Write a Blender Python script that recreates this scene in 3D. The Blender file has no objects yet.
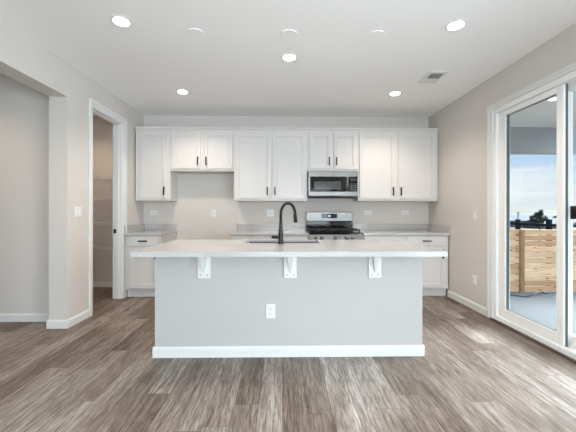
import bpy, bmesh, math, random
from mathutils import Vector, Matrix
random.seed(7)
S = bpy.context.scene
C = S.collection

# ------------------------------------------------------------------ camera
F_PX, YAW, ROLL, CY, CAM_Z = 312.53, 0.0167, 0.0012, 211.41, 1.2118
cam_d = bpy.data.cameras.new('camera'); cam = bpy.data.objects.new('camera', cam_d); C.objects.link(cam)
cam_d.sensor_width = 36.0; cam_d.lens = F_PX / 576 * 36.0
cam_d.shift_y = -(216 - CY) / 576.0
cam_d.clip_start = 0.05; cam_d.clip_end = 3000
cam.location = (0, 0, CAM_Z)
cam.rotation_mode = 'XYZ'
cam.matrix_world = Matrix.Translation((0, 0, CAM_Z)) @ Matrix.Rotation(-YAW, 4, 'Z') @ Matrix.Rotation(math.pi/2, 4, 'X') @ Matrix.Rotation(ROLL, 4, 'Z')
S.camera = cam

# ------------------------------------------------------------------ exposure, sky, daylight
S.view_settings.view_transform = 'Standard'; S.view_settings.look = 'None'
S.view_settings.gamma = 1.0; S.view_settings.use_curve_mapping = False
S.view_settings.exposure = 1.17
S.cycles.use_denoising = True
S.cycles.max_bounces = 10; S.cycles.diffuse_bounces = 6; S.cycles.transparent_max_bounces = 16
S.cycles.sample_clamp_indirect = 4.0

SKY_STRENGTH = 0.48
REAR_WATTS, SIDE_WATTS, DOWN_WATTS, HALL_WATTS, PANTRY_WATTS, SUN_STRENGTH = 136, 80, 28, 17, 14, 0.65
ADDED_SKY_STRENGTH = 14.0
DOWN_DISC, DOWN_COL, DAY_COL = 12.0, (1.0, 0.86, 0.72), (0.79, 0.895, 1.0)

w = bpy.data.worlds.new('sky'); S.world = w; w.use_nodes = True
nt = w.node_tree; N = nt.nodes; L = nt.links; N.clear()
out = N.new('ShaderNodeOutputWorld'); bg = N.new('ShaderNodeBackground'); bg.inputs['Strength'].default_value = SKY_STRENGTH
tc = N.new('ShaderNodeTexCoord'); sep = N.new('ShaderNodeSeparateXYZ'); L.new(tc.outputs['Generated'], sep.inputs[0])
cr = N.new('ShaderNodeValToRGB'); L.new(sep.outputs['Z'], cr.inputs[0])
e = cr.color_ramp.elements
e[0].position = 0.0; e[0].color = (0.84, 0.86, 0.87, 1)
e[1].position = 0.20; e[1].color = (0.34, 0.58, 0.90, 1)
a = e.new(0.07); a.color = (0.66, 0.77, 0.88, 1)
a = e.new(0.9); a.color = (0.22, 0.42, 0.80, 1)
mp = N.new('ShaderNodeMapping'); mp.inputs['Scale'].default_value = (2.2, 2.2, 17); mp.inputs['Location'].default_value = (3.1, 1.7, 0.9); L.new(tc.outputs['Generated'], mp.inputs[0])
nz = N.new('ShaderNodeTexNoise'); nz.inputs['Scale'].default_value = 1.6; nz.inputs['Detail'].default_value = 6; L.new(mp.outputs[0], nz.inputs[0])
cc = N.new('ShaderNodeValToRGB'); L.new(nz.outputs[0], cc.inputs[0])
cc.color_ramp.elements[0].position = 0.46; cc.color_ramp.elements[1].position = 0.72
mx = N.new('ShaderNodeMix'); mx.data_type = 'RGBA'; L.new(cc.outputs[0], mx.inputs[0]); L.new(cr.outputs[0], mx.inputs[6])
mx.inputs[7].default_value = (0.93, 0.95, 0.97, 1)
L.new(mx.outputs[2], bg.inputs[0]); L.new(bg.outputs[0], out.inputs[0])

sd = bpy.data.lights.new('sun', 'SUN'); sd.energy = SUN_STRENGTH; sd.angle = math.radians(2); sd.color = (1, 0.95, 0.87)
sun = bpy.data.objects.new('sun', sd); C.objects.link(sun)
sun.rotation_euler = Vector((-0.10, -0.9, 0.40)).to_track_quat('Z', 'Y').to_euler()
sun.location = (0, -12, 9)
# added wide sun lamp, boosts the sky light coming through the sliding door
hd = bpy.data.lights.new('added_sky_lamp', 'SUN'); hd.energy = ADDED_SKY_STRENGTH; hd.angle = math.radians(44); hd.color = (0.82, 0.92, 1.0)
hz = bpy.data.objects.new('added_sky_lamp', hd); C.objects.link(hz)
hz.rotation_euler = Vector((0.9, 0.15, 0.68)).to_track_quat('Z', 'Y').to_euler(); hz.location = (14, 0, 6)

ad = bpy.data.lights.new('added_rear_daylight', 'AREA'); ad.shape = 'RECTANGLE'; ad.size = 3.2; ad.size_y = 2.2
ad.energy = REAR_WATTS; ad.color = DAY_COL
al = bpy.data.objects.new('added_rear_daylight', ad); C.objects.link(al)
al.location = (0.55, -4.80, 1.20); al.rotation_euler = (math.radians(104), 0, 0)   # added area light, shines towards +Y through the added rear window
sdl = bpy.data.lights.new('added_side_daylight', 'AREA'); sdl.shape = 'RECTANGLE'; sdl.size = 3.0; sdl.size_y = 2.0
sdl.energy = SIDE_WATTS; sdl.color = DAY_COL
sl = bpy.data.objects.new('added_side_daylight', sdl); C.objects.link(sl)
sl.location = (2.80, -0.55, 1.25); sl.rotation_euler = (math.radians(100), 0, math.radians(90))  # added area light, shines towards -X through the added side window

# ------------------------------------------------------------------ materials
def mat(name, col, rough=0.5, metal=0.0, spec=0.5, bump=0.0, bscale=200.0, vary=0.0, vscale=5.0, emit=None):
    m = bpy.data.materials.new(name); m.use_nodes = True
    t = m.node_tree; b = t.nodes['Principled BSDF']
    b.inputs['Base Color'].default_value = (*col, 1); b.inputs['Roughness'].default_value = rough
    b.inputs['Metallic'].default_value = metal; b.inputs['Specular IOR Level'].default_value = spec
    co = t.nodes.new('ShaderNodeTexCoord')
    if bump:
        n = t.nodes.new('ShaderNodeTexNoise'); n.inputs['Scale'].default_value = bscale; n.inputs['Detail'].default_value = 3
        t.links.new(co.outputs['Object'], n.inputs[0])
        bp = t.nodes.new('ShaderNodeBump'); bp.inputs['Strength'].default_value = bump; bp.inputs['Distance'].default_value = 0.002
        t.links.new(n.outputs[0], bp.inputs['Height']); t.links.new(bp.outputs[0], b.inputs['Normal'])
    if vary:
        n = t.nodes.new('ShaderNodeTexNoise'); n.inputs['Scale'].default_value = vscale; n.inputs['Detail'].default_value = 4
        t.links.new(co.outputs['Object'], n.inputs[0])
        r = t.nodes.new('ShaderNodeValToRGB'); t.links.new(n.outputs[0], r.inputs[0])
        r.color_ramp.elements[0].position = 0.3; r.color_ramp.elements[1].position = 0.7
        r.color_ramp.elements[0].color = (*[c*(1-vary) for c in col], 1); r.color_ramp.elements[1].color = (*[min(1, c*(1+vary)) for c in col], 1)
        t.links.new(r.outputs[0], b.inputs['Base Color'])
    if emit:
        b.inputs['Emission Color'].default_value = (*emit[0], 1); b.inputs['Emission Strength'].default_value = emit[1]
    return m

M = {}
M['wall'] = mat('wall_paint', (0.625, 0.592, 0.558), 0.75, bump=0.25, bscale=160)
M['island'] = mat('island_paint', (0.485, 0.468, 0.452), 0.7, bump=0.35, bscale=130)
M['ceiling'] = mat('ceiling_paint', (0.90, 0.895, 0.885), 0.85, bump=0.2, bscale=120)
M['trim'] = mat('white_trim_paint', (0.72, 0.72, 0.71), 0.4, vary=0.01)
M['cab'] = mat('white_cabinet_paint', (0.66, 0.638, 0.62), 0.38, vary=0.01)
M['cabwood'] = mat('cabinet_underside', (0.62, 0.52, 0.42), 0.5, vary=0.05)
M['quartz'] = mat('white_quartz', (0.475, 0.462, 0.452), 0.13, vary=0.03, vscale=60)
M['black'] = mat('matte_black', (0.007, 0.007, 0.008), 0.30, spec=0.35, vary=0.05)
M['plastic'] = mat('white_plastic', (0.74, 0.74, 0.73), 0.35, vary=0.01)
M['slot'] = mat('socket_slot', (0.12, 0.12, 0.12), 0.5, vary=0.05)
M['steel'] = mat('stainless_steel', (0.20, 0.190, 0.180), 0.36, 1.0, vary=0.10, vscale=3)
M['steel_dark'] = mat('sink_steel', (0.20, 0.195, 0.19), 0.35, 1.0, vary=0.05)
M['gloss'] = mat('black_glass', (0.006, 0.006, 0.007), 0.06, spec=0.28, vary=0.05)
M['screen'] = mat('microwave_window_mesh', (0.045, 0.045, 0.048), 0.12, vary=0.1, vscale=200)
M['iron'] = mat('cast_iron', (0.012, 0.012, 0.012), 0.55, bump=0.2)
M['vinyl'] = mat('white_vinyl', (0.84, 0.84, 0.83), 0.35, vary=0.01)
M['gasket'] = mat('gasket_and_reveal_shade', (0.09, 0.11, 0.107), 0.5, vary=0.05)
M['lens'] = mat('lamp_lens', (0.9, 0.9, 0.9), 0.5, emit=((1.0, 0.96, 0.9), DOWN_DISC), vary=0.01)
M['grille'] = mat('vent_shadow_grey', (0.30, 0.30, 0.31), 0.6, vary=0.05)
M['threshold'] = mat('dark_brown_threshold', (0.07, 0.05, 0.04), 0.5, vary=0.2)
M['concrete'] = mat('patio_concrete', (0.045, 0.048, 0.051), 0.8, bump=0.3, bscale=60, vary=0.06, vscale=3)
M['soffit'] = mat('grey_siding', (0.58, 0.575, 0.56), 0.6, vary=0.02)
M['beam'] = mat('porch_beam_paint', (0.29, 0.295, 0.30), 0.6, vary=0.02)
M['railmetal'] = mat('dark_rail_metal', (0.007, 0.009, 0.012), 0.6, spec=0.2, vary=0.1)
M['post'] = mat('cedar_post', (0.20, 0.11, 0.05), 0.7, vary=0.15, vscale=8)
M['hose'] = mat('black_rubber', (0.03, 0.03, 0.03), 0.6, vary=0.1)
M['grass'] = mat('dry_grass_land', (0.065, 0.055, 0.038), 0.95, vary=0.3, vscale=0.03)
M['hill'] = mat('tan_hills', (0.085, 0.073, 0.055), 0.95, vary=0.15, vscale=0.01)
M['needles'] = mat('evergreen_needles', (0.028, 0.036, 0.018), 0.9, vary=0.5, vscale=4)
M['bark'] = mat('bark', (0.04, 0.03, 0.022), 0.9, vary=0.3, vscale=10)
M['siding'] = mat('house_siding', (0.45, 0.45, 0.46), 0.8, vary=0.1)
M['shingle'] = mat('roof_shingles', (0.07, 0.074, 0.086), 0.9, vary=0.15, vscale=2)
M['housewin'] = mat('house_window', (0.06, 0.07, 0.09), 0.1, vary=0.1)
M['badge'] = mat('badge_grey', (0.10, 0.10, 0.11), 0.3, 0.6, vary=0.05)
M['print'] = mat('white_print', (0.8, 0.8, 0.8), 0.5, vary=0.02)

def glass_mat():
    m = bpy.data.materials.new('window_glass'); m.use_nodes = True; t = m.node_tree; t.nodes.clear()
    o = t.nodes.new('ShaderNodeOutputMaterial'); mx = t.nodes.new('ShaderNodeMixShader')
    tr = t.nodes.new('ShaderNodeBsdfTransparent'); tr.inputs[0].default_value = (0.96, 0.98, 0.975, 1)
    gl = t.nodes.new('ShaderNodeBsdfGlossy'); gl.inputs['Roughness'].default_value = 0.01
    lw_ = t.nodes.new('ShaderNodeLayerWeight'); lw_.inputs[0].default_value = 0.5
    pw = t.nodes.new('ShaderNodeMath'); pw.operation = 'POWER'; pw.inputs[1].default_value = 5.0; t.links.new(lw_.outputs['Facing'], pw.inputs[0])
    fr = t.nodes.new('ShaderNodeMath'); fr.operation = 'MULTIPLY_ADD'; fr.inputs[1].default_value = 0.9; fr.inputs[2].default_value = 0.02; t.links.new(pw.outputs[0], fr.inputs[0])
    t.links.new(fr.outputs[0], mx.inputs[0]); t.links.new(tr.outputs[0], mx.inputs[1]); t.links.new(gl.outputs[0], mx.inputs[2])
    t.links.new(mx.outputs[0], o.inputs[0]); return m
M['glass'] = glass_mat()

def floor_mat():
    m = bpy.data.materials.new('wood_plank_floor'); m.use_nodes = True; t = m.node_tree; n = t.nodes; l = t.links
    b = n['Principled BSDF']; co = n.new('ShaderNodeTexCoord'); sp = n.new('ShaderNodeSeparateXYZ'); l.new(co.outputs['Object'], sp.inputs[0])
    def math_(op, a, bb=None):
        x = n.new('ShaderNodeMath'); x.operation = op
        for i, v in enumerate((a, bb)):
            if v is None: continue
            if isinstance(v, (int, float)): x.inputs[i].default_value = v
            else: l.new(v, x.inputs[i])
        return x.outputs[0]
    W, LEN = 0.150, 1.22
    u = math_('DIVIDE', math_('ADD', sp.outputs['X'], 50.03), W); row = math_('FLOOR', u)
    wn = n.new('ShaderNodeTexWhiteNoise'); wn.noise_dimensions = '1D'; l.new(row, wn.inputs['W'])
    v = math_('ADD', math_('DIVIDE', math_('ADD', sp.outputs['Y'], 50), LEN), math_('MULTIPLY', wn.outputs[0], 5.0)); col = math_('FLOOR', v)
    cb = n.new('ShaderNodeCombineXYZ'); l.new(row, cb.inputs[0]); l.new(col, cb.inputs[1])
    w2 = n.new('ShaderNodeTexWhiteNoise'); w2.noise_dimensions = '2D'; l.new(cb.outputs[0], w2.inputs['Vector'])
    # grain along the plank, shifted per plank
    cx = n.new('ShaderNodeCombineXYZ')
    l.new(math_('ADD', math_('MULTIPLY', sp.outputs['X'], 38.0), math_('MULTIPLY', w2.outputs[0], 90.0)), cx.inputs[0])
    l.new(math_('MULTIPLY', sp.outputs['Y'], 2.6), cx.inputs[1]); l.new(math_('MULTIPLY', w2.outputs[0], 37.0), cx.inputs[2])
    g = n.new('ShaderNodeTexNoise'); g.inputs['Scale'].default_value = 1.0; g.inputs['Detail'].default_value = 6; g.inputs['Roughness'].default_value = 0.72; g.inputs['Distortion'].default_value = 1.1
    l.new(cx.outputs[0], g.inputs[0])
    cy = n.new('ShaderNodeCombineXYZ')
    l.new(math_('ADD', math_('MULTIPLY', sp.outputs['X'], 6.0), math_('MULTIPLY', w2.outputs[0], 50.0)), cy.inputs[0]); l.new(math_('MULTIPLY', sp.outputs['Y'], 1.1), cy.inputs[1])
    g2 = n.new('ShaderNodeTexNoise'); g2.inputs['Scale'].default_value = 1.0; g2.inputs['Detail'].default_value = 4; l.new(cy.outputs[0], g2.inputs[0])
    ramp = n.new('ShaderNodeValToRGB'); e = ramp.color_ramp.elements
    e[0].position = 0.0; e[0].color = FLOOR_COLS[0] + (1,); e[1].position = 1.0; e[1].color = FLOOR_COLS[4] + (1,)
    for p, c in ((0.28, FLOOR_COLS[1]), (0.55, FLOOR_COLS[2]), (0.8, FLOOR_COLS[3])):
        q = e.new(p); q.color = c + (1,)
    tone = math_('ADD', math_('ADD', math_('MULTIPLY', w2.outputs[0], 0.50), 0.10), math_('MULTIPLY', math_('SUBTRACT', g2.outputs[0], 0.30), 0.85))
    l.new(tone, ramp.inputs[0])
    gr = n.new('ShaderNodeValToRGB'); l.new(g.outputs[0], gr.inputs[0])
    gr.color_ramp.elements[0].position = 0.34; gr.color_ramp.elements[0].color = (0.40, 0.34, 0.29, 1)
    gr.color_ramp.elements[1].position = 0.62; gr.color_ramp.elements[1].color = (1.12, 1.12, 1.12, 1)
    mm = n.new('ShaderNodeMix'); mm.data_type = 'RGBA'; mm.blend_type = 'MULTIPLY'; mm.inputs[0].default_value = 1.0
    l.new(ramp.outputs[0], mm.inputs[6]); l.new(gr.outputs[0], mm.inputs[7])
    cf = n.new('ShaderNodeCombineXYZ')
    l.new(math_('ADD', math_('MULTIPLY', sp.outputs['X'], 105.0), math_('MULTIPLY', w2.outputs[0], 70.0)), cf.inputs[0]); l.new(math_('MULTIPLY', sp.outputs['Y'], 9.0), cf.inputs[1])
    g3 = n.new('ShaderNodeTexNoise'); g3.inputs['Scale'].default_value = 1.0; g3.inputs['Detail'].default_value = 3; g3.inputs['Distortion'].default_value = 0.8; l.new(cf.outputs[0], g3.inputs[0])
    f3 = n.new('ShaderNodeValToRGB'); l.new(g3.outputs[0], f3.inputs[0])
    f3.color_ramp.elements[0].position = 0.36; f3.color_ramp.elements[0].color = (0.66, 0.62, 0.59, 1); f3.color_ramp.elements[1].position = 0.58; f3.color_ramp.elements[1].color = (1.1, 1.1, 1.1, 1)
    m3 = n.new('ShaderNodeMix'); m3.data_type = 'RGBA'; m3.blend_type = 'MULTIPLY'; m3.inputs[0].default_value = 1.0
    l.new(mm.outputs[2], m3.inputs[6]); l.new(f3.outputs[0], m3.inputs[7]); mm = m3
    # plank seams
    fu = math_('FRACT', u); fv = math_('FRACT', v)
    du = math_('MULTIPLY', math_('MINIMUM', fu, math_('SUBTRACT', 1.0, fu)), W); dv = math_('MULTIPLY', math_('MINIMUM', fv, math_('SUBTRACT', 1.0, fv)), LEN)
    seam = math_('LESS_THAN', math_('MINIMUM', du, dv), 0.0016)
    m2 = n.new('ShaderNodeMix'); m2.data_type = 'RGBA'; m2.blend_type = 'MULTIPLY'; l.new(seam, m2.inputs[0]); l.new(mm.outputs[2], m2.inputs[6]); m2.inputs[7].default_value = (0.45, 0.43, 0.42, 1)
    l.new(m2.outputs[2], b.inputs['Base Color'])
    b.inputs['Roughness'].default_value = 0.46; b.inputs['Specular IOR Level'].default_value = 0.40
    bp = n.new('ShaderNodeBump'); bp.inputs['Strength'].default_value = 0.18; bp.inputs['Distance'].default_value = 0.002
    l.new(g.outputs[0], bp.inputs['Height']); l.new(bp.outputs[0], b.inputs['Normal'])
    return m
FLOOR_COLS = [(0.088, 0.060, 0.042), (0.160, 0.121, 0.094), (0.250, 0.208, 0.178), (0.330, 0.294, 0.266), (0.44, 0.41, 0.385)]
M['floor'] = floor_mat()

def cedar():
    m = bpy.data.materials.new('cedar_boards'); m.use_nodes = True; t = m.node_tree; n = t.nodes; l = t.links; b = n['Principled BSDF']
    g = n.new('ShaderNodeNewGeometry'); r = n.new('ShaderNodeValToRGB'); l.new(g.outputs['Random Per Island'], r.inputs[0])
    r.color_ramp.elements[0].color = (0.40, 0.235, 0.12, 1); r.color_ramp.elements[1].color = (0.68, 0.50, 0.33, 1)
    co = n.new('ShaderNodeTexCoord'); mp = n.new('ShaderNodeMapping'); mp.inputs['Scale'].default_value = (2, 2, 30); l.new(co.outputs['Object'], mp.inputs[0])
    z = n.new('ShaderNodeTexNoise'); z.inputs['Scale'].default_value = 2; z.inputs['Detail'].default_value = 5; l.new(mp.outputs[0], z.inputs[0])
    q = n.new('ShaderNodeValToRGB'); l.new(z.outputs[0], q.inputs[0]); q.color_ramp.elements[0].position = 0.3; q.color_ramp.elements[0].color = (0.72, 0.66, 0.6, 1); q.color_ramp.elements[1].position = 0.6
    # knots
    mk = n.new('ShaderNodeMapping'); mk.inputs['Scale'].default_value = (4.5, 1, 11); l.new(co.outputs['Object'], mk.inputs[0])
    vo = n.new('ShaderNodeTexVoronoi'); vo.inputs['Scale'].default_value = 1; l.new(mk.outputs[0], vo.inputs[0])
    k = n.new('ShaderNodeValToRGB'); l.new(vo.outputs['Distance'], k.inputs[0]); k.color_ramp.elements[0].position = 0.10; k.color_ramp.elements[0].color = (0.42, 0.28, 0.18, 1); k.color_ramp.elements[1].position = 0.22
    m1 = n.new('ShaderNodeMix'); m1.data_type = 'RGBA'; m1.blend_type = 'MULTIPLY'; m1.inputs[0].default_value = 1; l.new(r.outputs[0], m1.inputs[6]); l.new(q.outputs[0], m1.inputs[7])
    m2 = n.new('ShaderNodeMix'); m2.data_type = 'RGBA'; m2.blend_type = 'MULTIPLY'; m2.inputs[0].default_value = 1; l.new(m1.outputs[2], m2.inputs[6]); l.new(k.outputs[0], m2.inputs[7])
    l.new(m2.outputs[2], b.inputs['Base Color']); b.inputs['Roughness'].default_value = 0.7
    return m
M['cedar'] = cedar()

# ------------------------------------------------------------------ mesh helpers (world coordinates)
class MB:
    def __init__(s): s.bm = bmesh.new()
    def box(s, x0, x1, y0, y1, z0, z1, bev=0.0, seg=1):
        t = bmesh.new(); bmesh.ops.create_cube(t, size=1.0)
        for v in t.verts:
            v.co = Vector(((x0+x1)/2 + v.co.x*(x1-x0), (y0+y1)/2 + v.co.y*(y1-y0), (z0+z1)/2 + v.co.z*(z1-z0)))
        if bev: bmesh.ops.bevel(t, geom=t.edges[:], offset=bev, segments=seg, profile=0.5, affect='EDGES')
        s._add(t); return s
    def _add(s, t):
        me = bpy.data.meshes.new('tmp'); t.to_mesh(me); t.free(); s.bm.from_mesh(me); bpy.data.meshes.remove(me)
    def prism(s, poly, axis, a, b):
        """poly of 2D points extruded along an axis; axis 0: poly=(y,z); 1: (x,z); 2: (x,y)"""
        def p3(p, h): return ((h, p[0], p[1]), (p[0], h, p[1]), (p[0], p[1], h))[axis]
        A = [s.bm.verts.new(p3(p, a)) for p in poly]; B = [s.bm.verts.new(p3(p, b)) for p in poly]; n = len(poly)
        fs = [s.bm.faces.new(A), s.bm.faces.new(B[::-1])] + [s.bm.faces.new((A[i], B[i], B[(i+1) % n], A[(i+1) % n])) for i in range(n)]
        bmesh.ops.recalc_face_normals(s.bm, faces=fs); return s
    def hull(s, bottom, top):
        A = [s.bm.verts.new(p) for p in bottom]; B = [s.bm.verts.new(p) for p in top]; n = len(A)
        fs = [s.bm.faces.new(A), s.bm.faces.new(B[::-1])] + [s.bm.faces.new((A[i], B[i], B[(i+1) % n], A[(i+1) % n])) for i in range(n)]
        bmesh.ops.recalc_face_normals(s.bm, faces=fs); return s
    def tube(s, pts, r, n=8):
        pts = [Vector(p) for p in pts]; rs = r if isinstance(r, (list, tuple)) else [r]*len(pts)
        rings = []; up = None
        for i, p in enumerate(pts):
            d = (pts[min(i+1, len(pts)-1)] - pts[max(i-1, 0)]).normalized()
            if up is None: up = d.orthogonal().normalized()
            up = (up - d*up.dot(d)).normalized(); sd = d.cross(up)
            rings.append([s.bm.verts.new(p + (up*math.cos(2*math.pi*k/n) + sd*math.sin(2*math.pi*k/n))*rs[i]) for k in range(n)])
        fs = []
        for a, b in zip(rings, rings[1:]):
            for k in range(n):
                f = s.bm.faces.new((a[k], a[(k+1) % n], b[(k+1) % n], b[k])); f.smooth = n > 4; fs.append(f)
        fs.append(s.bm.faces.new(rings[0][::-1])); fs.append(s.bm.faces.new(rings[-1]))
        bmesh.ops.recalc_face_normals(s.bm, faces=fs); return s
    def lathe(s, c, prof, n=32, axis='Z'):
        rings = []; c = Vector(c)
        for r, h in prof:
            ring = []
            for k in range(n):
                a = 2*math.pi*k/n; x, y = r*math.cos(a), r*math.sin(a)
                v = {'Z': (x, y, h), 'Y': (x, h, y), 'X': (h, x, y)}[axis]
                ring.append(s.bm.verts.new(c + Vector(v)))
            rings.append(ring)
        fs = []
        for a, b in zip(rings, rings[1:]):
            for k in range(n):
                f = s.bm.faces.new((a[k], a[(k+1) % n], b[(k+1) % n], b[k])); fs.append(f)
        fs.append(s.bm.faces.new(rings[0][::-1])); fs.append(s.bm.faces.new(rings[-1]))
        bmesh.ops.recalc_face_normals(s.bm, faces=fs); return s
    def build(s, name, m, parent=None):
        off = world_loc(parent) if parent else None
        c = None
        if parent is None:
            xs = [v.co for v in s.bm.verts]
            c = Vector(((min(v.x for v in xs)+max(v.x for v in xs))/2, (min(v.y for v in xs)+max(v.y for v in xs))/2, min(v.z for v in xs)))
            off = c
        bmesh.ops.translate(s.bm, verts=s.bm.verts[:], vec=-off)
        me = bpy.data.meshes.new(name); s.bm.to_mesh(me); s.bm.free()
        me.materials.append(m if not isinstance(m, str) else M[m])
        o = bpy.data.objects.new(name, me); C.objects.link(o)
        if parent: o.parent = parent
        else: o.location = c
        return o
def world_loc(o):
    v = Vector(o.location)
    while o.parent: o = o.parent; v += Vector(o.location)
    return v
def thing(name, label, cat, loc, group=None):
    o = bpy.data.objects.new(name, None); C.objects.link(o); o.location = loc; o.empty_display_size = 0.05
    o['label'] = label; o['category'] = cat
    if group: o['group'] = group
    return o
def tag(o, label, cat, group=None):
    o['label'] = label; o['category'] = cat
    if group: o['group'] = group
    return o
def struct(o): o['kind'] = 'structure'; return o
def copy_tree(o, parent=None):
    c = o.copy(); C.objects.link(c)
    if parent: c.parent = parent
    for ch in list(o.children): copy_tree(ch, c)
    return c
def repeat(proto, loc, label):
    c = copy_tree(proto); c.location = loc; c['label'] = label; return c

# ------------------------------------------------------------------ the room
XL, XR, YB, YR, H = -2.229, 2.3714, 5.051, -4.5, 2.743
struct(MB().box(-4.8, 2.56, YR-0.15, YB+0.15, -0.12, 0.0).build('floor', 'floor'))
struct(MB().box(-4.8, 2.56, YR-0.15, YB+0.15, H, H+0.15).build('ceiling', 'ceiling'))
struct(MB().box(-4.8, 2.56, YB, YB+0.15, 0, H).build('wall_back', 'wall'))
HALL_Y0, HALL_Y1, HALL_TOP = 0.9, 3.273, 2.396
lw = MB().box(XL-0.19, XL, HALL_Y1, 3.48, 0, H)                       # pillar between hall and pantry
lw.box(XL-0.19, XL, HALL_Y0, HALL_Y1, HALL_TOP, H)                    # header over the hall opening
lw.box(XL-0.19, XL, YR, HALL_Y0, 0, H)
lw.box(XL-0.115, XL, 3.48, 3.685, 0, H).box(XL-0.115, XL, 4.37, YB, 0, H).box(XL-0.115, XL, 3.685, 4.37, 2.42, H)
struct(lw.build('wall_left', 'wall'))
struct(MB().box(-4.65, XL-0.115, 3.48, 3.58, 0, H).build('wall_hall', 'wall'))
struct(MB().box(-4.8, -4.65, YR, 3.58, 0, H).build('wall_hall_left', 'wall'))
struct(MB().box(-3.75, -3.60, 3.58, YB, 0, H).build('wall_pantry_left', 'wall'))
WZ0, WZ1 = 0.15, 2.20
DY0, DY1, DZ = 1.62, 3.48, 2.36                                        # sliding door opening
SY_0, SY_1 = -2.1, 1.0                                                # unseen side window behind the camera, added for daylight
rw = MB().box(XR, XR+0.16, DY1, YB, 0, H).box(XR, XR+0.16, YR, SY_0, 0, H).box(XR, XR+0.16, SY_1, DY0, 0, H).box(XR, XR+0.16, SY_0, SY_1, 0, WZ0).box(XR, XR+0.16, SY_0, SY_1, WZ1, H).box(XR, XR+0.16, DY0, DY1, DZ, H)
struct(rw.build('wall_right', 'wall'))
WX0, WX1 = -1.15, 2.25
struct(MB().box(-4.65, WX0, YR-0.15, YR, 0, H).box(WX1, XR, YR-0.15, YR, 0, H).box(WX0, WX1, YR-0.15, YR, 0, WZ0).box(WX0, WX1, YR-0.15, YR, WZ1, H).build('wall_rear', 'wall'))
# unseen wide window behind the camera, added to let more daylight in
fr = MB()
for k in range(4):
    x = WX0 + (WX1-WX0)*k/3; fr.box(max(WX0, x-0.03), min(WX1, x+0.03), YR-0.11, YR-0.05, WZ0, WZ1)
fr.box(WX0, WX1, YR-0.11, YR-0.05, WZ0, WZ0+0.06).box(WX0, WX1, YR-0.11, YR-0.05, WZ1-0.06, WZ1)
wf = struct(fr.build('added_window_1', 'vinyl'))
MB().box(WX0+0.02, WX1-0.02, YR-0.085, YR-0.079, WZ0+0.03, WZ1-0.03).build('pane', 'glass', wf)

fr = MB()  # added side window, out of view, passes extra daylight
for k in range(4):
    y = SY_0 + (SY_1-SY_0)*k/3; fr.box(XR+0.05, XR+0.11, max(SY_0, y-0.03), min(SY_1, y+0.03), WZ0, WZ1)
fr.box(XR+0.05, XR+0.11, SY_0, SY_1, WZ0, WZ0+0.06).box(XR+0.05, XR+0.11, SY_0, SY_1, WZ1-0.06, WZ1)
wf = struct(fr.build('added_window_2', 'vinyl'))
MB().box(XR+0.077, XR+0.083, SY_0+0.02, SY_1-0.02, WZ0+0.03, WZ1-0.03).build('pane', 'glass', wf)

# baseboards
BH, BT = 0.088, 0.014
def prof(x, sgn): return [(x, 0), (x+sgn*BT, 0), (x+sgn*BT, BH-0.018), (x+sgn*BT*0.45, BH), (x, BH)]
def base_y(mb, x, sgn, y0, y1): mb.prism([(p[0], p[1]) for p in prof(x, sgn)], 1, y0, y1) ; return mb     # along y (poly x,z)
def base_x(mb, y, sgn, x0, x1): mb.prism([(p[0], p[1]) for p in prof(y, sgn)], 0, x0, x1) ; return mb     # along x (poly y,z)
b = MB(); base_y(b, XR, -1, DY1+0.095, 4.44); base_y(b, XR, -1, YR, DY0-0.1); struct(b.build('baseboard_right', 'trim'))
b = MB(); base_y(b, XL, 1, HALL_Y1, 3.622); base_x(b, HALL_Y1, -1, XL-0.19-BT, XL+BT); base_y(b, XL-0.19, -1, HALL_Y1, 3.48-BT)
base_y(b, XL, 1, YR, HALL_Y0); struct(b.build('baseboard_left', 'trim'))
b = MB(); base_x(b, 3.48, -1, -4.65, XL-0.19-BT); struct(b.build('baseboard_hall', 'trim'))
b = MB(); base_x(b, YB, -1, -3.6, XL-0.115); base_y(b, XL-0.115, -1, 4.45, YB-BT); base_y(b, -3.6, 1, 3.6, YB-BT); struct(b.build('baseboard_pantry', 'trim'))
b = MB(); base_x(b, YB, -1, -1.70, -0.74); struct(b.build('baseboard_back', 'trim'))

# pantry doorway: casing, jamb, stop, strike
PY0, PY1, PZ = 3.685, 4.37, 2.42
tr = MB()
for x0, x1 in ((XL, XL+0.018), (XL-0.133, XL-0.115)):
    tr.box(x0, x1, PY0-0.060, PY0-0.004, 0, PZ+0.09, 0.004).box(x0, x1, PY1+0.004, PY1+0.10, 0, PZ+0.09, 0.004).box(x0, x1, PY0-0.004, PY1+0.004, PZ+0.004, PZ+0.09, 0.004)
# stepped outer band of the casing
tr.box(XL+0.018, XL+0.024, PY1+0.06, PY1+0.10, 0, PZ+0.09, 0.002).box(XL+0.018, XL+0.024, PY0-0.060, PY0-0.035, 0, PZ+0.09, 0.002).box(XL+0.018, XL+0.024, PY0-0.035, PY1+0.06, PZ+0.055, PZ+0.09, 0.002)
d1 = struct(tr.build('door_1', 'trim'))
jb = MB().box(XL-0.12, XL+0.004, PY0-0.012, PY0+0.004, 0, PZ).box(XL-0.12, XL+0.004, PY1-0.004, PY1+0.012, 0, PZ).box(XL-0.12, XL+0.004, PY0, PY1, PZ-0.004, PZ+0.012)
jb.build('jamb', 'trim', d1)
sp_ = MB().box(XL-0.070, XL-0.038, PY0+0.004, PY0+0.016, 0, PZ-0.004).box(XL-0.070, XL-0.038, PY1-0.016, PY1-0.004, 0, PZ-0.004).box(XL-0.070, XL-0.038, PY0+0.016, PY1-0.016, PZ-0.016, PZ-0.004)
sp_.build('door_stop', 'trim', d1)
MB().box(XL-0.112, XL-0.074, PY1-0.008, PY1-0.003, 0.905, 0.965, 0.001).build('strike_plate', 'black', d1)['label'] = 'black strike plate'

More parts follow.
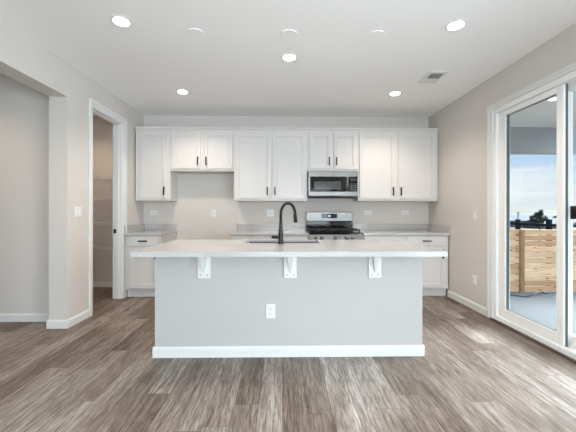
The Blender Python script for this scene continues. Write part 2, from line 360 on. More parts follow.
# sliding patio door in the right wall
cs = MB().box(XR-0.016, XR, DY1, DY1+0.085, 0, DZ+0.055, 0.004).box(XR-0.016, XR, DY0-0.085, DY0, 0, DZ+0.055, 0.004).box(XR-0.016, XR, DY0, DY1, DZ, DZ+0.055, 0.004)
cs.box(XR-0.022, XR-0.016, DY1+0.05, DY1+0.085, 0, DZ+0.055, 0.002).box(XR-0.022, XR-0.016, DY0-0.05, DY1+0.05, DZ+0.030, DZ+0.055, 0.002)
d2 = struct(cs.build('door_2', 'trim'))
fr = MB().box(XR-0.004, XR+0.15, DY1-0.055, DY1, 0.0, DZ, 0.003).box(XR-0.004, XR+0.15, DY0, DY0+0.055, 0.0, DZ, 0.003)
fr.box(XR-0.004, XR+0.15, DY0+0.055, DY1-0.055, DZ-0.055, DZ, 0.003).box(XR-0.004, XR+0.15, DY0+0.055, DY1-0.055, 0.012, 0.06, 0.003)
fr.box(XR+0.068, XR+0.074, DY0+0.055, DY1-0.055, 0.06, 0.075).box(XR+0.068, XR+0.074, DY0+0.055, DY1-0.055, DZ-0.07, DZ-0.055)
fr.build('frame', 'vinyl', d2)
BR, TR = 0.100, 0.057
def panel(y0, y1, x0, x1, nm, sl0, sl1):
    z0, z1 = 0.062, DZ-0.057
    p = MB().box(x0, x1, y0, y0+sl0, z0, z1, 0.003).box(x0, x1, y1-sl1, y1, z0, z1, 0.003).box(x0, x1, y0+sl0, y1-sl1, z0, z0+BR, 0.003).box(x0, x1, y0+sl0, y1-sl1, z1-TR, z1, 0.003)
    o = p.build(nm, 'vinyl', d2)
    xm = (x0+x1)/2
    g = MB().box(xm-0.009, xm+0.009, y0+sl0-0.002, y0+sl0+0.006, z0+BR, z1-TR).box(xm-0.009, x1-0.002 if nm == 'sliding_panel' else xm+0.009, y1-sl1-0.008, y1-sl1+0.002, z0+BR, z1-TR).box(xm-0.009, xm+0.009, y0+sl0, y1-sl1, z1-TR-0.006, z1-TR).box(xm-0.009, xm+0.009, y0+sl0, y1-sl1, z0+BR, z0+BR+0.006)  # far strip also covers the sunlit stile reveal, coloured dark as its shade
    g.build('gasket', 'gasket' if nm == 'sliding_panel' else 'vinyl', o)
    MB().box(xm-0.003, xm+0.003, y0+sl0+0.001, y1-sl1-0.001, z0+BR+0.001, z1-TR-0.001).build('glass_pane', 'glass', o)
    return o
spn = panel(2.622, DY1-0.057, XR+0.018, XR+0.062, 'sliding_panel', 0.070, 0.105)
MB().box(XR+0.036, XR+0.054, 2.617, 2.6215, 0.064, DZ-0.058).build('interlock', 'gasket', spn)
fp = panel(DY0+0.057, 2.725, XR+0.080, XR+0.124, 'fixed_panel', 0.085, 0.081)
MB().box(XR+0.066, XR+0.080, 2.560, 2.612, 1.15, 1.26, 0.003).box(XR+0.050, XR+0.074, 2.47, 2.585, 1.172, 1.245, 0.006, 2).build('latch', 'black', fp)['label'] = 'black latch handle'
struct(MB().box(XR-0.035, XR-0.001, DY0-0.09, DY1+0.02, 0.0, 0.014, 0.004).build('trim_1', 'threshold'))

# ------------------------------------------------------------------ kitchen cabinets along the back wall
DT = 0.020
def shaker(x0, x1, z0, z1, yf, name, parent, rail=0.055):
    """shaker front whose back touches yf; y- faces the room"""
    y0 = yf - DT; m = MB()
    m.box(x0, x0+rail, y0, yf, z0, z1, 0.0025).box(x1-rail, x1, y0, yf, z0, z1, 0.0025)
    m.box(x0+rail-0.001, x1-rail+0.001, y0, yf, z0, z0+rail, 0.0025).box(x0+rail-0.001, x1-rail+0.001, y0, yf, z1-rail, z1, 0.0025)
    k = 0.009
    m.box(x0+rail, x0+rail+k, y0+0.006, yf, z0+rail, z1-rail, 0.002).box(x1-rail-k, x1-rail, y0+0.006, yf, z0+rail, z1-rail, 0.002)
    m.box(x0+rail, x1-rail, y0+0.006, yf, z0+rail, z0+rail+k, 0.002).box(x0+rail, x1-rail, y0+0.006, yf, z1-rail-k, z1-rail, 0.002)
    m.box(x0+rail, x1-rail, y0+0.012, yf, z0+rail, z1-rail)
    return m.build(name, 'cab', parent)
def slab(x0, x1, z0, z1, yf, name, parent):
    return MB().box(x0, x1, yf-DT, yf, z0, z1, 0.004).build(name, 'cab', parent)
def pull_v(x, zc, yd, parent, ln=0.125):
    m = MB().box(x-0.0085, x+0.0085, yd-0.036, yd-0.022, zc-ln/2, zc+ln/2, 0.002)
    for s in (-1, 1): m.box(x-0.005, x+0.005, yd-0.024, yd+0.001, zc+s*(ln/2-0.014)-0.005, zc+s*(ln/2-0.014)+0.005)
    return m.build('handle', 'black', parent)
def pull_h(xc, z, yd, parent, ln=0.125):
    m = MB().box(xc-ln/2, xc+ln/2, yd-0.036, yd-0.022, z-0.0085, z+0.0085, 0.002)
    for s in (-1, 1): m.box(xc+s*(ln/2-0.014)-0.005, xc+s*(ln/2-0.014)+0.005, yd-0.024, yd+0.001, z-0.005, z+0.005)
    return m.build('handle', 'black', parent)
UF = YB - 0.325; UZ0, UZ1 = 1.372, 2.442
def upper(label, x0, x1, z0, doors):
    t = thing('wall_cabinet', label, 'cabinet', ((x0+x1)/2, YB-0.16, z0), 'white wall cabinets')
    MB().box(x0+0.0006, x1-0.0006, UF, YB-0.001, z0, UZ1, 0.002).build('carcass', 'cab', t)
    MB().box(x0+0.025, x1-0.025, UF+0.02, YB-0.01, z0-0.003, z0+0.001).build('underside_panel', 'cabwood', t)['label'] = 'tan wood underside'
    m = MB(); m.prism([(UF-0.008, UZ1), (UF-0.026, UZ1+0.022), (UF-0.026, UZ1+0.036), (YB-0.001, UZ1+0.036), (YB-0.001, UZ1)], 0, x0+0.0006, x1-0.0006)
    m.build('top_trim', 'cab', t)
    for (a, b_, hx) in doors:
        d = shaker(a, b_, z0+0.030, UZ1-0.046, UF, 'door', t)
        pull_v(hx, z0+0.030+0.115, UF-DT, d)
    return t
upper('tall narrow single-door white wall cabinet beside the pantry doorway', XL+0.020, -1.690, UZ0, [(-2.143, -1.750, -1.772)])
upper('short two-door white wall cabinet over the empty refrigerator gap', -1.690, -0.738, 1.818, [(-1.672, -1.232, -1.272), (-1.187, -0.757, -1.147)])
upper('tall two-door white wall cabinet between refrigerator gap and microwave', -0.738, 0.371, UZ0, [(-0.716, -0.172, -0.232), (-0.148, 0.348, -0.118)])
upper('short two-door white wall cabinet directly above the microwave', 0.371, 1.139, 1.822, [(0.402, 0.735, 0.700), (0.771, 1.120, 0.808)])
upper('tall two-door white wall cabinet between microwave and right wall', 1.139, 2.362, UZ0, [(1.160, 1.705, 1.668), (1.750, 2.320, 1.786)])

BF = 4.41
def base_cab(label, x0, x1, units, left_end=False):
    t = thing('base_cabinet', label, 'cabinet', ((x0+x1)/2, (BF+YB)/2, 0), 'white base cabinets')
    MB().box(x0, x1, BF, YB-0.001, 0.115, 0.872, 0.002).build('carcass', 'cab', t)
    MB().box(x0+0.002, x1-0.002, BF+0.055, YB-0.01, 0.001, 0.116).build('toe_kick', 'cab', t)
    for (a, b_, hx) in units:
        d = slab(a, b_, 0.728, 0.862, BF, 'drawer', t); pull_h((a+b_)/2, 0.797, BF-DT, d)
        d = shaker(a, b_, 0.135, 0.708, BF, 'door', t); pull_v(hx, 0.610, BF-DT, d)
    return t
base_cab('narrow white base cabinet beside the pantry doorway', XL+0.030, -1.705, [(-2.150, -1.742, -1.775)])
base_cab('white base cabinet between refrigerator gap and range', -0.715, 0.363, [(-0.695, -0.185, -0.22), (-0.165, 0.345, -0.13)])
base_cab('white base cabinet between range and right wall', 1.137, XR-0.018, [(1.157, 1.728, 1.69), (1.762, 2.300, 2.262)])

def worktop(name, label, x0, x1, side):
    t = thing(name, label, 'worktop', ((x0+x1)/2, 4.7, 0.873), 'white worktops on the back wall cabinets')
    MB().box(x0, x1, BF-0.032, YB-0.001, 0.873, 0.910, 0.003).build('slab', 'quartz', t)
    MB().box(x0, x1, YB-0.021, YB-0.001, 0.910, 1.012, 0.002).build('backsplash', 'quartz', t)
    if side: MB().box(side-0.010, side+0.010, BF-0.02, YB-0.021, 0.910, 1.012, 0.002).build('side_splash', 'quartz', t)
    return t
worktop('worktop', 'short white worktop with splash on the cabinet by the pantry doorway', XL+0.001, -1.690, XL+0.011)
wt = worktop('worktop', 'white worktop between the refrigerator gap and the range', -0.735, 0.366, None)
MB().box(-0.7365, -0.7225, YB-0.0255, YB-0.0205, 0.911, 1.030).build('splash_end_strip', 'grille', wt)['label'] = 'grey end strip'
worktop('worktop', 'white worktop with corner splash between the range and right wall', 1.134, XR-0.001, XR-0.011)

# ------------------------------------------------------------------ over-the-range microwave
MX0, MX1, MZ0, MZ1, MY = 0.379, 1.131, 1.432, 1.812, 4.655
t = thing('microwave', 'stainless over-the-range microwave with black glass door', 'microwave', ((MX0+MX1)/2, 4.86, MZ0))
MB().box(MX0, MX1, MY+0.03, YB-0.002, MZ0+0.006, MZ1, 0.004).build('body', 'steel', t)
d = MB().box(MX0+0.002, MX1-0.002, MY, MY+0.03, MZ1-0.083, MZ1, 0.004).box(MX0+0.002, MX1-0.002, MY, MY+0.03, MZ0+0.012, MZ0+0.078, 0.004).box(MX0+0.002, MX0+0.030, MY, MY+0.03, MZ0+0.078, MZ1-0.083).box(MX1-0.016, MX1-0.002, MY, MY+0.03, MZ0+0.078, MZ1-0.083).build('door', 'steel', t)
MB().box(MX0+0.030, MX0+0.560, MY-0.003, MY+0.02, MZ0+0.078, MZ1-0.083, 0.002).build('door_glass', 'gloss', d)['label'] = 'black glass'
MB().box(MX0+0.085, MX0+0.490, MY-0.0045, MY, MZ0+0.108, MZ1-0.150).build('viewing_window', 'screen', d)
m = MB().tube([(MX0+0.580, MY-0.040, MZ0+0.085), (MX0+0.580, MY-0.040, MZ1-0.090)], 0.015, 12)
for z in (MZ0+0.11, MZ1-0.115): m.box(MX0+0.572, MX0+0.588, MY-0.038, MY+0.004, z-0.01, z+0.01)
m.build('handle', 'steel', d)['label'] = 'stainless bar handle'
cp = MB().box(MX0+0.602, MX1-0.016, MY-0.003, MY+0.02, MZ0+0.078, MZ1-0.083, 0.002).build('control_panel', 'gloss', t)
MB().box(MX0+0.630, MX1-0.040, MY-0.0042, MY-0.002, MZ1-0.140, MZ1-0.112).build('display', 'screen', cp)
k = MB()
for r in range(4):
    for q in range(3): k.box(MX0+0.636+q*0.030, MX0+0.654+q*0.030, MY-0.0042, MY-0.002, MZ0+0.100+r*0.028, MZ0+0.112+r*0.028)
k.build('keypad', 'badge', cp)
MB().lathe((MX0+0.375, MY-0.0015, MZ1-0.040), [(0.013, -0.002), (0.013, 0.003)], 20, 'Y').build('badge', 'badge', d)['label'] = 'small round grey badge'
MB().box(MX0+0.03, MX1-0.03, MY+0.04, YB-0.02, MZ0-0.010, MZ0+0.008, 0.003).build('underside_vent', 'iron', t)['label'] = 'black underside vent'

# ------------------------------------------------------------------ gas range
RX0, RX1, RY = 0.371, 1.129, 4.395
t = thing('gas_range', 'stainless gas range with black grates and raised back panel', 'range', ((RX0+RX1)/2, 4.71, 0))
MB().box(RX0, RX1, RY+0.02, 5.045, 0.075, 0.885, 0.004).build('body', 'steel', t)
MB().box(RX0+0.01, RX1-0.01, RY+0.03, 4.98, 0.885, 0.915, 0.004).build('cooktop', 'gloss', t)
od = MB().box(RX0+0.004, RX1-0.004, RY-0.020, RY+0.02, 0.235, 0.790, 0.004).build('oven_door', 'steel', t)
MB().box(RX0+0.09, RX1-0.09, RY-0.023, RY-0.018, 0.33, 0.66).build('oven_window', 'gloss', od)
m = MB().tube([(RX0+0.05, RY-0.065, 0.735), (RX1-0.05, RY-0.065, 0.735)], 0.012, 10)
for x in (RX0+0.07, RX1-0.07): m.box(x-0.01, x+0.01, RY-0.06, RY-0.018, 0.727, 0.743)
m.build('oven_handle', 'steel', od)
MB().box(RX0+0.004, RX1-0.004, RY-0.018, RY+0.02, 0.085, 0.225, 0.004).build('drawer', 'steel', t)
kp = MB().prism([(RY-0.022, 0.800), (RY-0.005, 0.884), (RY+0.03, 0.884), (RY+0.03, 0.800)], 0, RX0, RX1).build('control_panel', 'steel', t)
for kx in (0.463, 0.545, 0.735, 0.900, 0.985):
    kb = MB().lathe((kx, RY-0.014, 0.842), [(0.026, 0.0), (0.026, -0.010), (0.019, -0.014), (0.017, -0.036), (0.012, -0.038)], 20, 'Y')
    kb.box(kx-0.003, kx+0.003, RY-0.0535, RY-0.050, 0.845, 0.858)
    kb.build('knob', 'steel', kp)
for j, (gx0, gx1) in enumerate(((RX0+0.025, RX0+0.262), (RX0+0.268, RX0+0.490), (RX0+0.496, RX1-0.025))):
    g = MB(); y0, y1, z0, z1 = RY+0.05, 4.955, 0.938, 0.952
    for y in (y0, (y0+y1)/2-0.006, y1-0.012): g.box(gx0, gx1, y, y+0.012, z0, z1)
    for x in (gx0, (gx0+gx1)/2-0.006, gx1-0.012): g.box(x, x+0.012, y0, y1, z0, z1)
    for y in (y0+0.14, y1-0.15): g.box(gx0+0.03, gx1-0.03, y, y+0.010, z0, z1)
    for x in (gx0, gx1-0.012):
        for y in (y0, y1-0.012): g.box(x, x+0.012, y, y+0.012, 0.914, z0)
    g.build('grate', 'iron', t)
for bx, by in ((0.51, 4.55), (0.51, 4.82), (0.75, 4.69), (0.99, 4.55), (0.99, 4.82)):
    MB().lathe((bx, by, 0.914), [(0.045, 0), (0.045, 0.008), (0.030, 0.010), (0.030, 0.018)], 20).build('burner', 'iron', t)
bg_ = MB().box(RX0+0.002, RX1-0.012, 4.975, 5.045, 1.058, 1.203, 0.006).build('back_panel', 'steel', t)
MB().box(RX0+0.002, RX1-0.012, 4.985, 5.045, 0.905, 1.058, 0.002).build('lower_back_panel', 'gloss', t)['label'] = 'glossy black lower back panel'
MB().box(0.618, 0.868, 4.971, 4.980, 1.105, 1.175, 0.002).build('display', 'gloss', bg_)['label'] = 'black clock display'
pr = MB()
for dx in (0.0, 0.018, 0.036, 0.054): pr.box(0.925+dx, 0.936+dx, 4.9735, 4.976, 1.172, 1.180)
pr.build('printed_mark', 'print', bg_)
MB().box(0.730, 0.758, 4.9695, 4.972, 1.132, 1.146).build('clock_digits', mat('lit_digits', (0.2, 0.25, 0.3), 0.4, emit=((0.55, 0.75, 0.9), 1.0)), bg_)

# ------------------------------------------------------------------ island
IX0, IX1, IY0, IY1 = -1.060, 1.176, 2.612, 3.270
t = thing('kitchen_island', 'white textured kitchen island base standing on the plank floor', 'island', ((IX0+IX1)/2, (IY0+IY1)/2, 0))
SX0, SX1, SY0, SY1 = -0.352, 0.352, 2.935, 3.235
island_thing = t
b = MB(); base_x(b, IY0, -1, IX0-BT, IX1+BT); base_y(b, IX0, -1, IY0, IY1); base_y(b, IX1, 1, IY0, IY1)
b.build('baseboard', 'trim', t)
CX0, CX1, CYF, CYB, CZ0, CZ1 = -1.111, 1.2275, 2.303, 3.308, 0.877, 0.914
def ring_slab(outer, inner, z0, z1):
    """flat slab with a rectangular cut-out: one clean surface"""
    m = MB(); ox0, ox1, oy0, oy1 = outer; ix0, ix1, iy0, iy1 = inner
    O = [(ox0, oy0), (ox1, oy0), (ox1, oy1), (ox0, oy1)]; I = [(ix0, iy0), (ix1, iy0), (ix1, iy1), (ix0, iy1)]
    V = {}
    for nm, P in (('o', O), ('i', I)):
        for z in (z0, z1):
            for k, p in enumerate(P): V[nm, z, k] = m.bm.verts.new((p[0], p[1], z))
    fs = []
    for k in range(4):
        j = (k+1) % 4
        fs.append(m.bm.faces.new((V['o', z1, k], V['o', z1, j], V['i', z1, j], V['i', z1, k])))
        fs.append(m.bm.faces.new((V['o', z0, j], V['o', z0, k], V['i', z0, k], V['i', z0, j])))
        fs.append(m.bm.faces.new((V['o', z0, k], V['o', z0, j], V['o', z1, j], V['o', z1, k])))
        fs.append(m.bm.faces.new((V['i', z0, j], V['i', z0, k], V['i', z1, k], V['i', z1, j])))
    bmesh.ops.recalc_face_normals(m.bm, faces=fs)
    ed = [e_ for e_ in m.bm.edges if all(v.co.z > z1-1e-4 for v in e_.verts) and len([f for f in e_.link_faces if abs(f.normal.z) > 0.5]) == 1]
    bmesh.ops.bevel(m.bm, geom=ed, offset=0.003, segments=2, affect='EDGES')
    return m
# the body is open inside, so that the sink hangs in it
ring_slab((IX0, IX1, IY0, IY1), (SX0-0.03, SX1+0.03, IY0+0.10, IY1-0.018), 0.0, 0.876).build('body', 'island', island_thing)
tag(ring_slab((CX0, CX1, CYF, CYB), (SX0, SX1, SY0, SY1), CZ0, CZ1).build('island_countertop', 'quartz'), 'long white polished countertop on the kitchen island', 'countertop')
# undermount sink
sk = MB(); o_ = 0.012
a0, a1, b0, b1, zt = SX0+0.0015, SX1-0.0015, SY0+0.0015, SY1-0.0015, CZ1-0.014
sk.box(a0, a1, b0, b0+o_, 0.70, zt).box(a0, a1, b1-o_, b1, 0.70, zt).box(a0, a0+o_, b0+o_, b1-o_, 0.70, zt).box(a1-o_, a1, b0+o_, b1-o_, 0.70, zt).box(a0, a1, b0, b1, 0.688, 0.702)
t = thing('sink', 'stainless undermount sink set into the island countertop', 'sink', (0, (SY0+SY1)/2, 0.688))
sk.build('basin', 'steel_dark', t); MB().lathe((0, (SY0+SY1)/2, 0.702), [(0.045, 0), (0.045, 0.004), (0.03, 0.005)], 20).build('drain', 'steel', t)

# faucet
FX, FY = -0.018, 2.868
t = thing('kitchen_faucet', 'tall matte black gooseneck faucet on the island countertop', 'faucet', (FX, FY, CZ1))
MB().lathe((FX, FY, CZ1+0.0005), [(0.027, 0), (0.027, 0.006), (0.0235, 0.010), (0.0235, 0.075), (0.021, 0.10), (0.0165, 0.15), (0.0155, 0.20)], 24).build('column', 'black', t)
dx, dy = 0.135, 0.10
pts = [(FX, FY, CZ1+0.18), (FX, FY, CZ1+0.27)]
for k in range(1, 15):
    a = math.pi - k*math.pi*1.04/14; q = (1+math.cos(a))/2
    pts.append((FX+dx*q, FY+dy*q, CZ1+0.275+0.098*math.sin(a)))
x1, y1, z1 = pts[-1]
sp2 = MB().tube(pts, 0.0135, 14); sp2.build('spout', 'black', t)
MB().tube([(x1-0.001, y1, z1+0.012), (x1+0.003, y1+0.001, z1-0.03), (x1+0.006, y1+0.002, z1-0.070)], [0.0165, 0.018, 0.020], 14).build('spray_head', 'black', t)
MB().tube([(FX-0.015, FY, CZ1+0.062), (FX-0.058, FY, CZ1+0.062)], 0.016, 14).tube([(FX-0.052, FY, CZ1+0.062), (FX-0.066, FY-0.002, CZ1+0.064), (FX-0.082, FY-0.004, CZ1+0.066)], [0.0175, 0.0175, 0.013], 14).build('lever', 'black', t)

# corbels
def make_corbel(cx, label):
    t = thing('corbel', label, 'bracket', (cx, IY0, 0.657), 'white corbels under the countertop overhang')
    MB().box(cx-0.053, cx+0.053, IY0-0.016, IY0, 0.657, 0.876, 0.003).build('back_plate', 'trim', t)
    MB().box(cx-0.053, cx+0.053, IY0-0.105, IY0-0.016, 0.868, 0.876, 0.002).build('top_plate', 'trim', t)
    m = MB(); y = IY0-0.016
    m.hull([(cx-0.003, y-0.004, 0.702), (cx+0.003, y-0.004, 0.702), (cx+0.004, y, 0.698), (cx-0.004, y, 0.698)],
           [(cx-0.031, y-0.080, 0.868), (cx+0.031, y-0.080, 0.868), (cx+0.035, y, 0.868), (cx-0.035, y, 0.868)])
    m.build('gusset', 'trim', t)
    for sx in (-0.027, 0.027): MB().lathe((cx+sx, IY0-0.0155, 0.685), [(0.006, 0), (0.006, -0.0025), (0.003, -0.003)], 10, 'Y').build('screw', 'grille', t)
    return t
cb0 = make_corbel(-0.652, 'white corbel under the countertop overhang left of the sink')
repeat(cb0, (0.063, IY0, 0.657), 'white corbel under the countertop overhang straight above the island outlet')
repeat(cb0, (0.770, IY0, 0.657), 'white corbel under the countertop overhang in front of the range')

# ------------------------------------------------------------------ outlets and switches
def plate(name, cat, label, loc, size, gang, kind, rotz, roll=False, group=None):
    """plate built facing -Y at loc (on the surface)"""
    t = thing(name, label, cat, (0, 0, 0), group)
    w_, h_ = size
    MB().box(-w_/2, w_/2, -0.006, 0, -h_/2, h_/2, 0.003, 2).build('cover_plate', 'plastic', t)
    for g in range(gang):
        cx = (g-(gang-1)/2)*0.046
        if kind == 'outlet':
            for z in (-0.0195, 0.0195):
                f = MB().box(cx-0.017, cx+0.017, -0.0085, -0.004, z-0.0165, z+0.0165, 0.002).build('receptacle', 'plastic', t)
                for (sx, sw, s0_, s1_) in ((-0.0065, 0.0015, -0.003, 0.007), (0.0065, 0.0015, -0.003, 0.007), (0, 0.002, -0.011, -0.007)):
                    MB().box(cx+sx-sw, cx+sx+sw, -0.0092, -0.008, z+s0_, z+s1_).build('slot', 'slot', f)
        else:
            MB().box(cx-0.016, cx+0.016, -0.010, -0.004, -0.033, 0.033, 0.002).build('rocker', 'plastic', t)
    t.location = loc
    t.rotation_euler = (0, math.pi/2 if roll else 0, rotz)
    return t
G = 'white wall plates'
plate('wall_outlet', 'outlet', 'white outlet in the island front below the middle corbel', (-0.101, IY0, 0.380), (0.078, 0.120), 1, 'outlet', 0)
plate('wall_outlet', 'outlet', 'white sideways outlet above the short worktop by the pantry', (-2.065, YB, 1.188), (0.075, 0.125), 1, 'outlet', 0, True)
plate('wall_outlet', 'outlet', 'white upright outlet on the back wall above the refrigerator gap', (-1.115, YB, 1.178), (0.072, 0.116), 1, 'outlet', 0)
plate('wall_switch', 'switch', 'white double switch plate on the back wall behind the faucet', (-0.205, YB, 1.186), (0.118, 0.116), 2, 'switch', 0)
plate('wall_outlet', 'outlet', 'white sideways outlet on the back wall just beside the range', (1.383, YB, 1.193), (0.075, 0.125), 1, 'outlet', 0, True)
plate('wall_outlet', 'outlet', 'white sideways outlet on the back wall nearer the room corner', (1.985, YB, 1.190), (0.075, 0.125), 1, 'outlet', 0, True)
plate('wall_switch', 'switch', 'white single switch on the right wall near the sliding door', (XR, 3.816, 1.170), (0.072, 0.116), 1, 'switch', math.pi/2 if False else -math.pi/2)
plate('wall_outlet', 'outlet', 'white outlet low on the right wall near the sliding door', (XR, 3.816, 0.369), (0.072, 0.116), 1, 'outlet', -math.pi/2)
plate('wall_switch', 'switch', 'white double switch plate on the wall pier beside the pantry doorway', (XL, 3.44, 1.200), (0.118, 0.116), 2, 'switch', math.pi/2)

# ------------------------------------------------------------------ ceiling fittings
def downlight(x, y, label, watts, group='round recessed ceiling lights'):
    t = thing('ceiling_light', label, 'ceiling light', (x, y, H), group)
    MB().lathe((x, y, H), [(0.080, 0), (0.080, -0.003), (0.072, -0.007), (0.060, -0.007)], 32).build('trim_ring', 'plastic', t)
    MB().lathe((x, y, H), [(0.060, -0.004), (0.060, -0.0085), (0.03, -0.0095)], 32).build('diffuser', 'lens', t)
    ld = bpy.data.lights.new('lamp', 'SPOT'); ld.energy = watts; ld.color = DOWN_COL; ld.spot_size = math.radians(135); ld.spot_blend = 0.8; ld.shadow_soft_size = 0.06
    lo = bpy.data.objects.new('lamp', ld); C.objects.link(lo); lo.parent = t; lo.location = (0, 0, -0.03)
    return t
d0 = downlight(-1.303, 2.538, 'lit recessed ceiling light nearest the hall opening', DOWN_WATTS)
for x, y, lb in ((0.063, 3.098, 'lit recessed ceiling light straight above the island sink'),
                 (1.417, 2.541, 'lit recessed ceiling light nearest the sliding door'),
                 (-1.283, 4.017, 'lit recessed ceiling light in front of the refrigerator gap'),
                 (1.450, 4.020, 'lit recessed ceiling light beyond the air vent near the cabinets')):
    repeat(d0, (x, y, H), lb)
h = downlight(-3.35, 2.75, 'lit recessed ceiling light inside the side hall', HALL_WATTS)
hl = [c for c in h.children if c.type == 'LIGHT'][0]; hl.data.color = (1.0, 0.74, 0.50)
q = downlight(-2.90, 4.40, 'unseen recessed ceiling light added inside the pantry', PANTRY_WATTS)  # added lamp with no visible fixture, brightens the pantry
[c for c in q.children if c.type == 'LIGHT'][0].data.color = (1.0, 0.78, 0.58)
def puck(x, y): return MB().lathe((x, y, H), [(0.070, 0), (0.070, -0.004), (0.067, -0.006), (0.02, -0.0065)], 32).build('ceiling_cover_plate', 'ceiling')
p0 = tag(puck(-0.748, 2.695), 'round blank ceiling plate on the hall side of the island', 'cover plate', 'blank ceiling plates above the island')
for x, lb in ((0.052, 'round blank ceiling plate above the middle of the island'), (0.807, 'round blank ceiling plate on the sliding door side of the island')):
    c = p0.copy(); C.objects.link(c); c.location.x = x; c['label'] = lb
VX, VY = 1.703, 3.525
t = thing('air_vent', 'white rectangular air vent with dark louvres in the ceiling', 'vent', (VX, VY, H))
f = MB(); a_, b2 = 0.108, 0.155
f.box(VX-a_, VX-0.062, VY-b2, VY+b2, H-0.010, H, 0.003).box(VX+0.075, VX+a_, VY-b2, VY+b2, H-0.010, H, 0.003).box(VX-0.062, VX+0.075, VY-b2, VY-0.105, H-0.010, H, 0.003).box(VX-0.062, VX+0.075, VY+0.020, VY+b2, H-0.010, H, 0.003)
f.build('frame', 'plastic', t)
MB().box(VX-0.062, VX+0.075, VY-0.105, VY+0.020, H-0.004, H-0.001).build('backing', 'grille', t)
l_ = MB()
for k in range(7): y = VY-0.100+k*0.0185; l_.box(VX-0.062, VX+0.075, y, y+0.006, H-0.009, H-0.003)
l_.build('louvre', 'grille', t)

# ------------------------------------------------------------------ pantry wire shelves
def wire_shelf(z, label):
    x0, x1, y0, y1 = -3.595, XL-0.122, YB-0.32, YB-0.004
    t = thing('wire_shelf', label, 'shelf', ((x0+x1)/2, YB-0.16, z), 'white wire pantry shelves')
    m = MB()
    for y in (y0, y0+0.11, y0+0.21, y1-0.004): m.box(x0, x1, y, y+0.006, z-0.003, z+0.003)
    n = 48
    for k in range(n): x = x0+0.01+(x1-x0-0.02)*k/(n-1); m.box(x-0.0016, x+0.0016, y0, y1, z+0.003, z+0.006)
    m.build('wire_deck', 'plastic', t)
    m = MB().box(x0, x1, y0-0.004, y0+0.002, z-0.030, z-0.024)
    for k in range(n): x = x0+0.01+(x1-x0-0.02)*k/(n-1); m.box(x-0.0016, x+0.0016, y0-0.004, y0, z-0.028, z+0.004)
    m.build('front_lip', 'plastic', t)
    return t
s0 = wire_shelf(1.72, 'topmost white wire shelf in the pantry')
for z, lb in ((1.385, 'second white wire shelf from the top in the pantry'), (1.035, 'third white wire shelf from the top in the pantry'), (0.68, 'lowest white wire shelf in the pantry')):
    repeat(s0, (s0.location.x, s0.location.y, z), lb)

# ------------------------------------------------------------------ outside: covered patio, fence, view
PZ0 = -0.12
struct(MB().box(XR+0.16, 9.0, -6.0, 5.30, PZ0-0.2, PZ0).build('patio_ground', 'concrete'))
so = MB(); y = 1.3
while y < 5.40: so.prism([(y, 2.70), (y+0.195, 2.676), (y+0.195, 2.76), (y, 2.76)], 0, XR+0.16, 5.1); y += 0.195
struct(so.build('patio_ceiling', 'soffit'))
struct(MB().box(XR+0.16, 5.2, 5.36, 5.52, 2.235, 2.76).box(XR+0.16, 5.2, 5.345, 5.36, 2.225, 2.275).build('patio_beam', 'beam'))
struct(MB().box(XR+0.16, 5.1, 1.3, 5.5, 2.76, 2.86).build('patio_roof', 'beam'))
t = thing('patio_light', 'small white round light on the patio soffit', 'light', (3.50, 3.98, 2.67))
MB().lathe((3.50, 3.98, 2.685), [(0.075, 0), (0.075, -0.012), (0.05, -0.02)], 24).build('rim', 'plastic', t)
MB().lathe((3.50, 3.98, 2.670), [(0.055, 0), (0.05, -0.008), (0.02, -0.012)], 24).build('diffuser', mat('patio_lens', (0.9, 0.9, 0.9), 0.5, emit=((1, 1, 1), 2.0)), t)
FYY = 5.10
t = thing('cedar_fence', 'horizontal cedar board fence along the patio edge', 'fence', (5.6, FYY, PZ0))
m = MB(); nb = 11; ph = 1.03/nb
for k in range(nb):
    z = PZ0+0.015+k*ph
    for (xa, xb) in ((2.70, 3.935), (3.938, 5.30), (5.303, 6.70), (6.703, 8.2)): m.box(xa, xb, FYY, FYY+0.022, z, z+ph-0.011, 0.002)
m.build('board_panel', 'cedar', t)
for x in (3.935, 5.30, 6.70): MB().box(x-0.032, x+0.032, FYY-0.045, FYY, PZ0, 0.915, 0.004).build('post', 'post', t)
# garden cable on the slab
pts = []
for k in range(25): a = k/24; pts.append((3.55+0.75*a, 4.98-0.22*abs(math.sin(a*3.4))+0.06*a, PZ0+0.012+0.07*max(0, math.sin((a-0.35)*5.5))*(0.35 < a < 0.9)))
tag(MB().tube(pts, 0.010, 6).build('garden_hose', 'hose'), 'thin black hose lying on the patio at the fence foot', 'hose')
# dark metal railing behind the fence
t = thing('metal_railing', 'dark metal railing with square posts behind the cedar fence', 'railing', (4.8, 5.9, PZ0))
def rp(s_): return (4.66+0.30*s_, 6.75-1.70*s_*1.0)
A, B = (4.66, 6.93), (4.935, 5.35)
def rail(z0, z1, hw, nm):
    d = Vector((B[0]-A[0], B[1]-A[1], 0)).normalized(); nn = Vector((-d.y, d.x, 0))*hw
    p = [Vector((*A, 0))-nn, Vector((*B, 0))-nn, Vector((*B, 0))+nn, Vector((*A, 0))+nn]
    MB().hull([(q.x, q.y, z0) for q in p], [(q.x, q.y, z1) for q in p]).build(nm, 'railmetal', t)
rail(0.945, 0.990, 0.022, 'top_rail'); rail(0.80, 0.850, 0.02, 'lower_rail')
for (px, py, hw, zt) in ((4.785, 6.28, 0.034, 1.06), (4.908, 5.68, 0.036, 1.075)):
    MB().box(px-hw, px+hw, py-hw, py+hw, -4.0, zt, 0.006).build('post', 'railmetal', t)
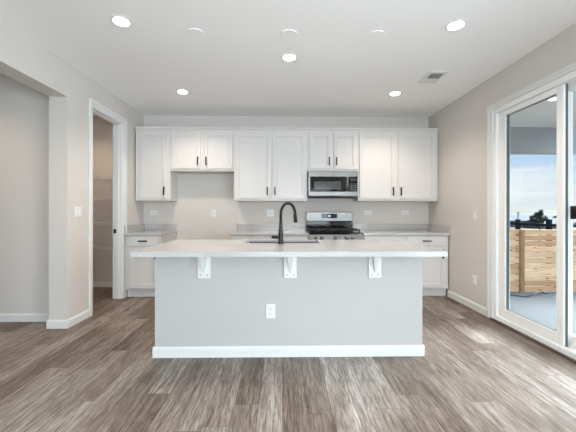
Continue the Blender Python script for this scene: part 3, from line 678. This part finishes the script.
MB().hull([(B[0]-0.02, B[1]-0.02, 0.945), (9.0, 5.30, 0.945), (9.0, 5.35, 0.945), (B[0]+0.02, B[1]+0.03, 0.945)], [(B[0]-0.02, B[1]-0.02, 0.99), (9.0, 5.30, 0.99), (9.0, 5.35, 0.99), (B[0]+0.02, B[1]+0.03, 0.99)]).build('side_rail', 'railmetal', t)

# land, hills, houses, tree far off
GZ = -4.0
struct(MB().box(-900, 1400, 5.9, 1500, GZ-0.5, GZ).build('ground', 'grass'))
hb = MB(); n = 70; V0 = []; V1 = []; V2 = []
for k in range(n+1):
    x = -300+1900*k/n; hgt = 1.2+5.0*(0.45+0.3*math.sin(k*0.55)+0.2*math.sin(k*1.31+1)+0.12*math.sin(k*2.9))
    V0.append(hb.bm.verts.new((x, 560, GZ-0.2))); V1.append(hb.bm.verts.new((x, 760, hgt))); V2.append(hb.bm.verts.new((x, 1000, GZ-0.2)))
for k in range(n):
    hb.bm.faces.new((V0[k], V0[k+1], V1[k+1], V1[k])); hb.bm.faces.new((V1[k], V1[k+1], V2[k+1], V2[k]))
struct(hb.build('hills', 'hill'))
hm = [mat('house_siding_%d' % i, c, 0.8, vary=0.08) for i, c in enumerate(((0.09, 0.095, 0.105), (0.11, 0.105, 0.10), (0.07, 0.08, 0.09), (0.13, 0.13, 0.13)))]
def house(x, y, w_, d_, eave, ridge, k, label):
    t = thing('house', label, 'house', (x, y, GZ), 'houses far beyond the fence')
    MB().box(x-w_/2, x+w_/2, y-d_/2, y+d_/2, GZ, GZ+eave).build('wall', hm[k % 4], t)
    MB().prism([(y-d_/2-0.4, GZ+eave), (y+d_/2+0.4, GZ+eave), (y, GZ+ridge)], 0, x-w_/2-0.4, x+w_/2+0.4).build('roof', 'shingle', t)
    for q in (-0.25, 0.25): MB().box(x+q*w_-0.6, x+q*w_+0.6, y-d_/2-0.05, y-d_/2+0.02, GZ+eave-2.0, GZ+eave-0.8).build('window', 'housewin', t)
house(81, 108, 10, 9, 2.2, 3.9, 0, 'grey house beyond the railing nearest the door frame')
house(84, 98, 9, 8, 1.5, 3.0, 1, 'beige house with grey roof beyond the railing post')
house(104, 128, 11, 9, 2.0, 3.8, 2, 'bluish grey house beside the evergreen tree')
house(97, 108, 10, 8, 1.6, 3.0, 3, 'white house with grey roof behind the evergreen tree')
house(128, 136, 12, 9, 2.2, 3.9, 0, 'grey house between the tree and the door stile')
MB_ = MB().tube([(77.0, 101.0, GZ), (77.0, 101.0, 1.2)], 0.13, 8).box(76.4, 77.6, 100.9, 101.1, 0.7, 0.85)
tag(MB_.build('utility_pole', 'bark'), 'dark slim utility pole on the far plain', 'pole')
TX, TY = 33.3, 40.0
t = thing('evergreen_tree', 'dark green irregular evergreen tree beyond the railing', 'tree', (TX, TY, GZ))
MB().tube([(TX, TY, GZ), (TX+0.05, TY, -1.0), (TX-0.05, TY, 1.1)], [0.14, 0.10, 0.04], 8).build('trunk', 'bark', t)
m = MB(); rnd = random.Random(3)
clumps = [(0.0, 1.25, 0.22), (0.15, 1.0, 0.30), (-0.30, 0.85, 0.32), (0.30, 0.70, 0.38), (-0.10, 0.55, 0.42), (-0.55, 0.40, 0.36), (0.50, 0.35, 0.36), (0.0, 0.15, 0.5), (-0.62, -0.05, 0.34), (0.62, 0.0, 0.36), (0.2, -0.3, 0.45), (-0.3, -0.4, 0.4)]
for cx, cz, r in clumps:
    cyy = rnd.uniform(-0.4, 0.4)
    for q in range(170):
        v = Vector((rnd.gauss(0, 1), rnd.gauss(0, 1), rnd.gauss(0, 1))).normalized()*r*rnd.uniform(0.5, 1.05)
        c = Vector((TX+cx, TY+cyy, cz)) + v; s_ = rnd.uniform(0.08, 0.17)
        a1 = Vector((rnd.gauss(0, 1), rnd.gauss(0, 1), rnd.gauss(0, 1))).normalized(); a2 = a1.orthogonal().normalized()
        m.bm.faces.new([m.bm.verts.new(c+a1*s_), m.bm.verts.new(c-a1*s_*0.6+a2*s_*0.6), m.bm.verts.new(c-a1*s_*0.6-a2*s_*0.6)])
m.build('foliage', 'needles', t)
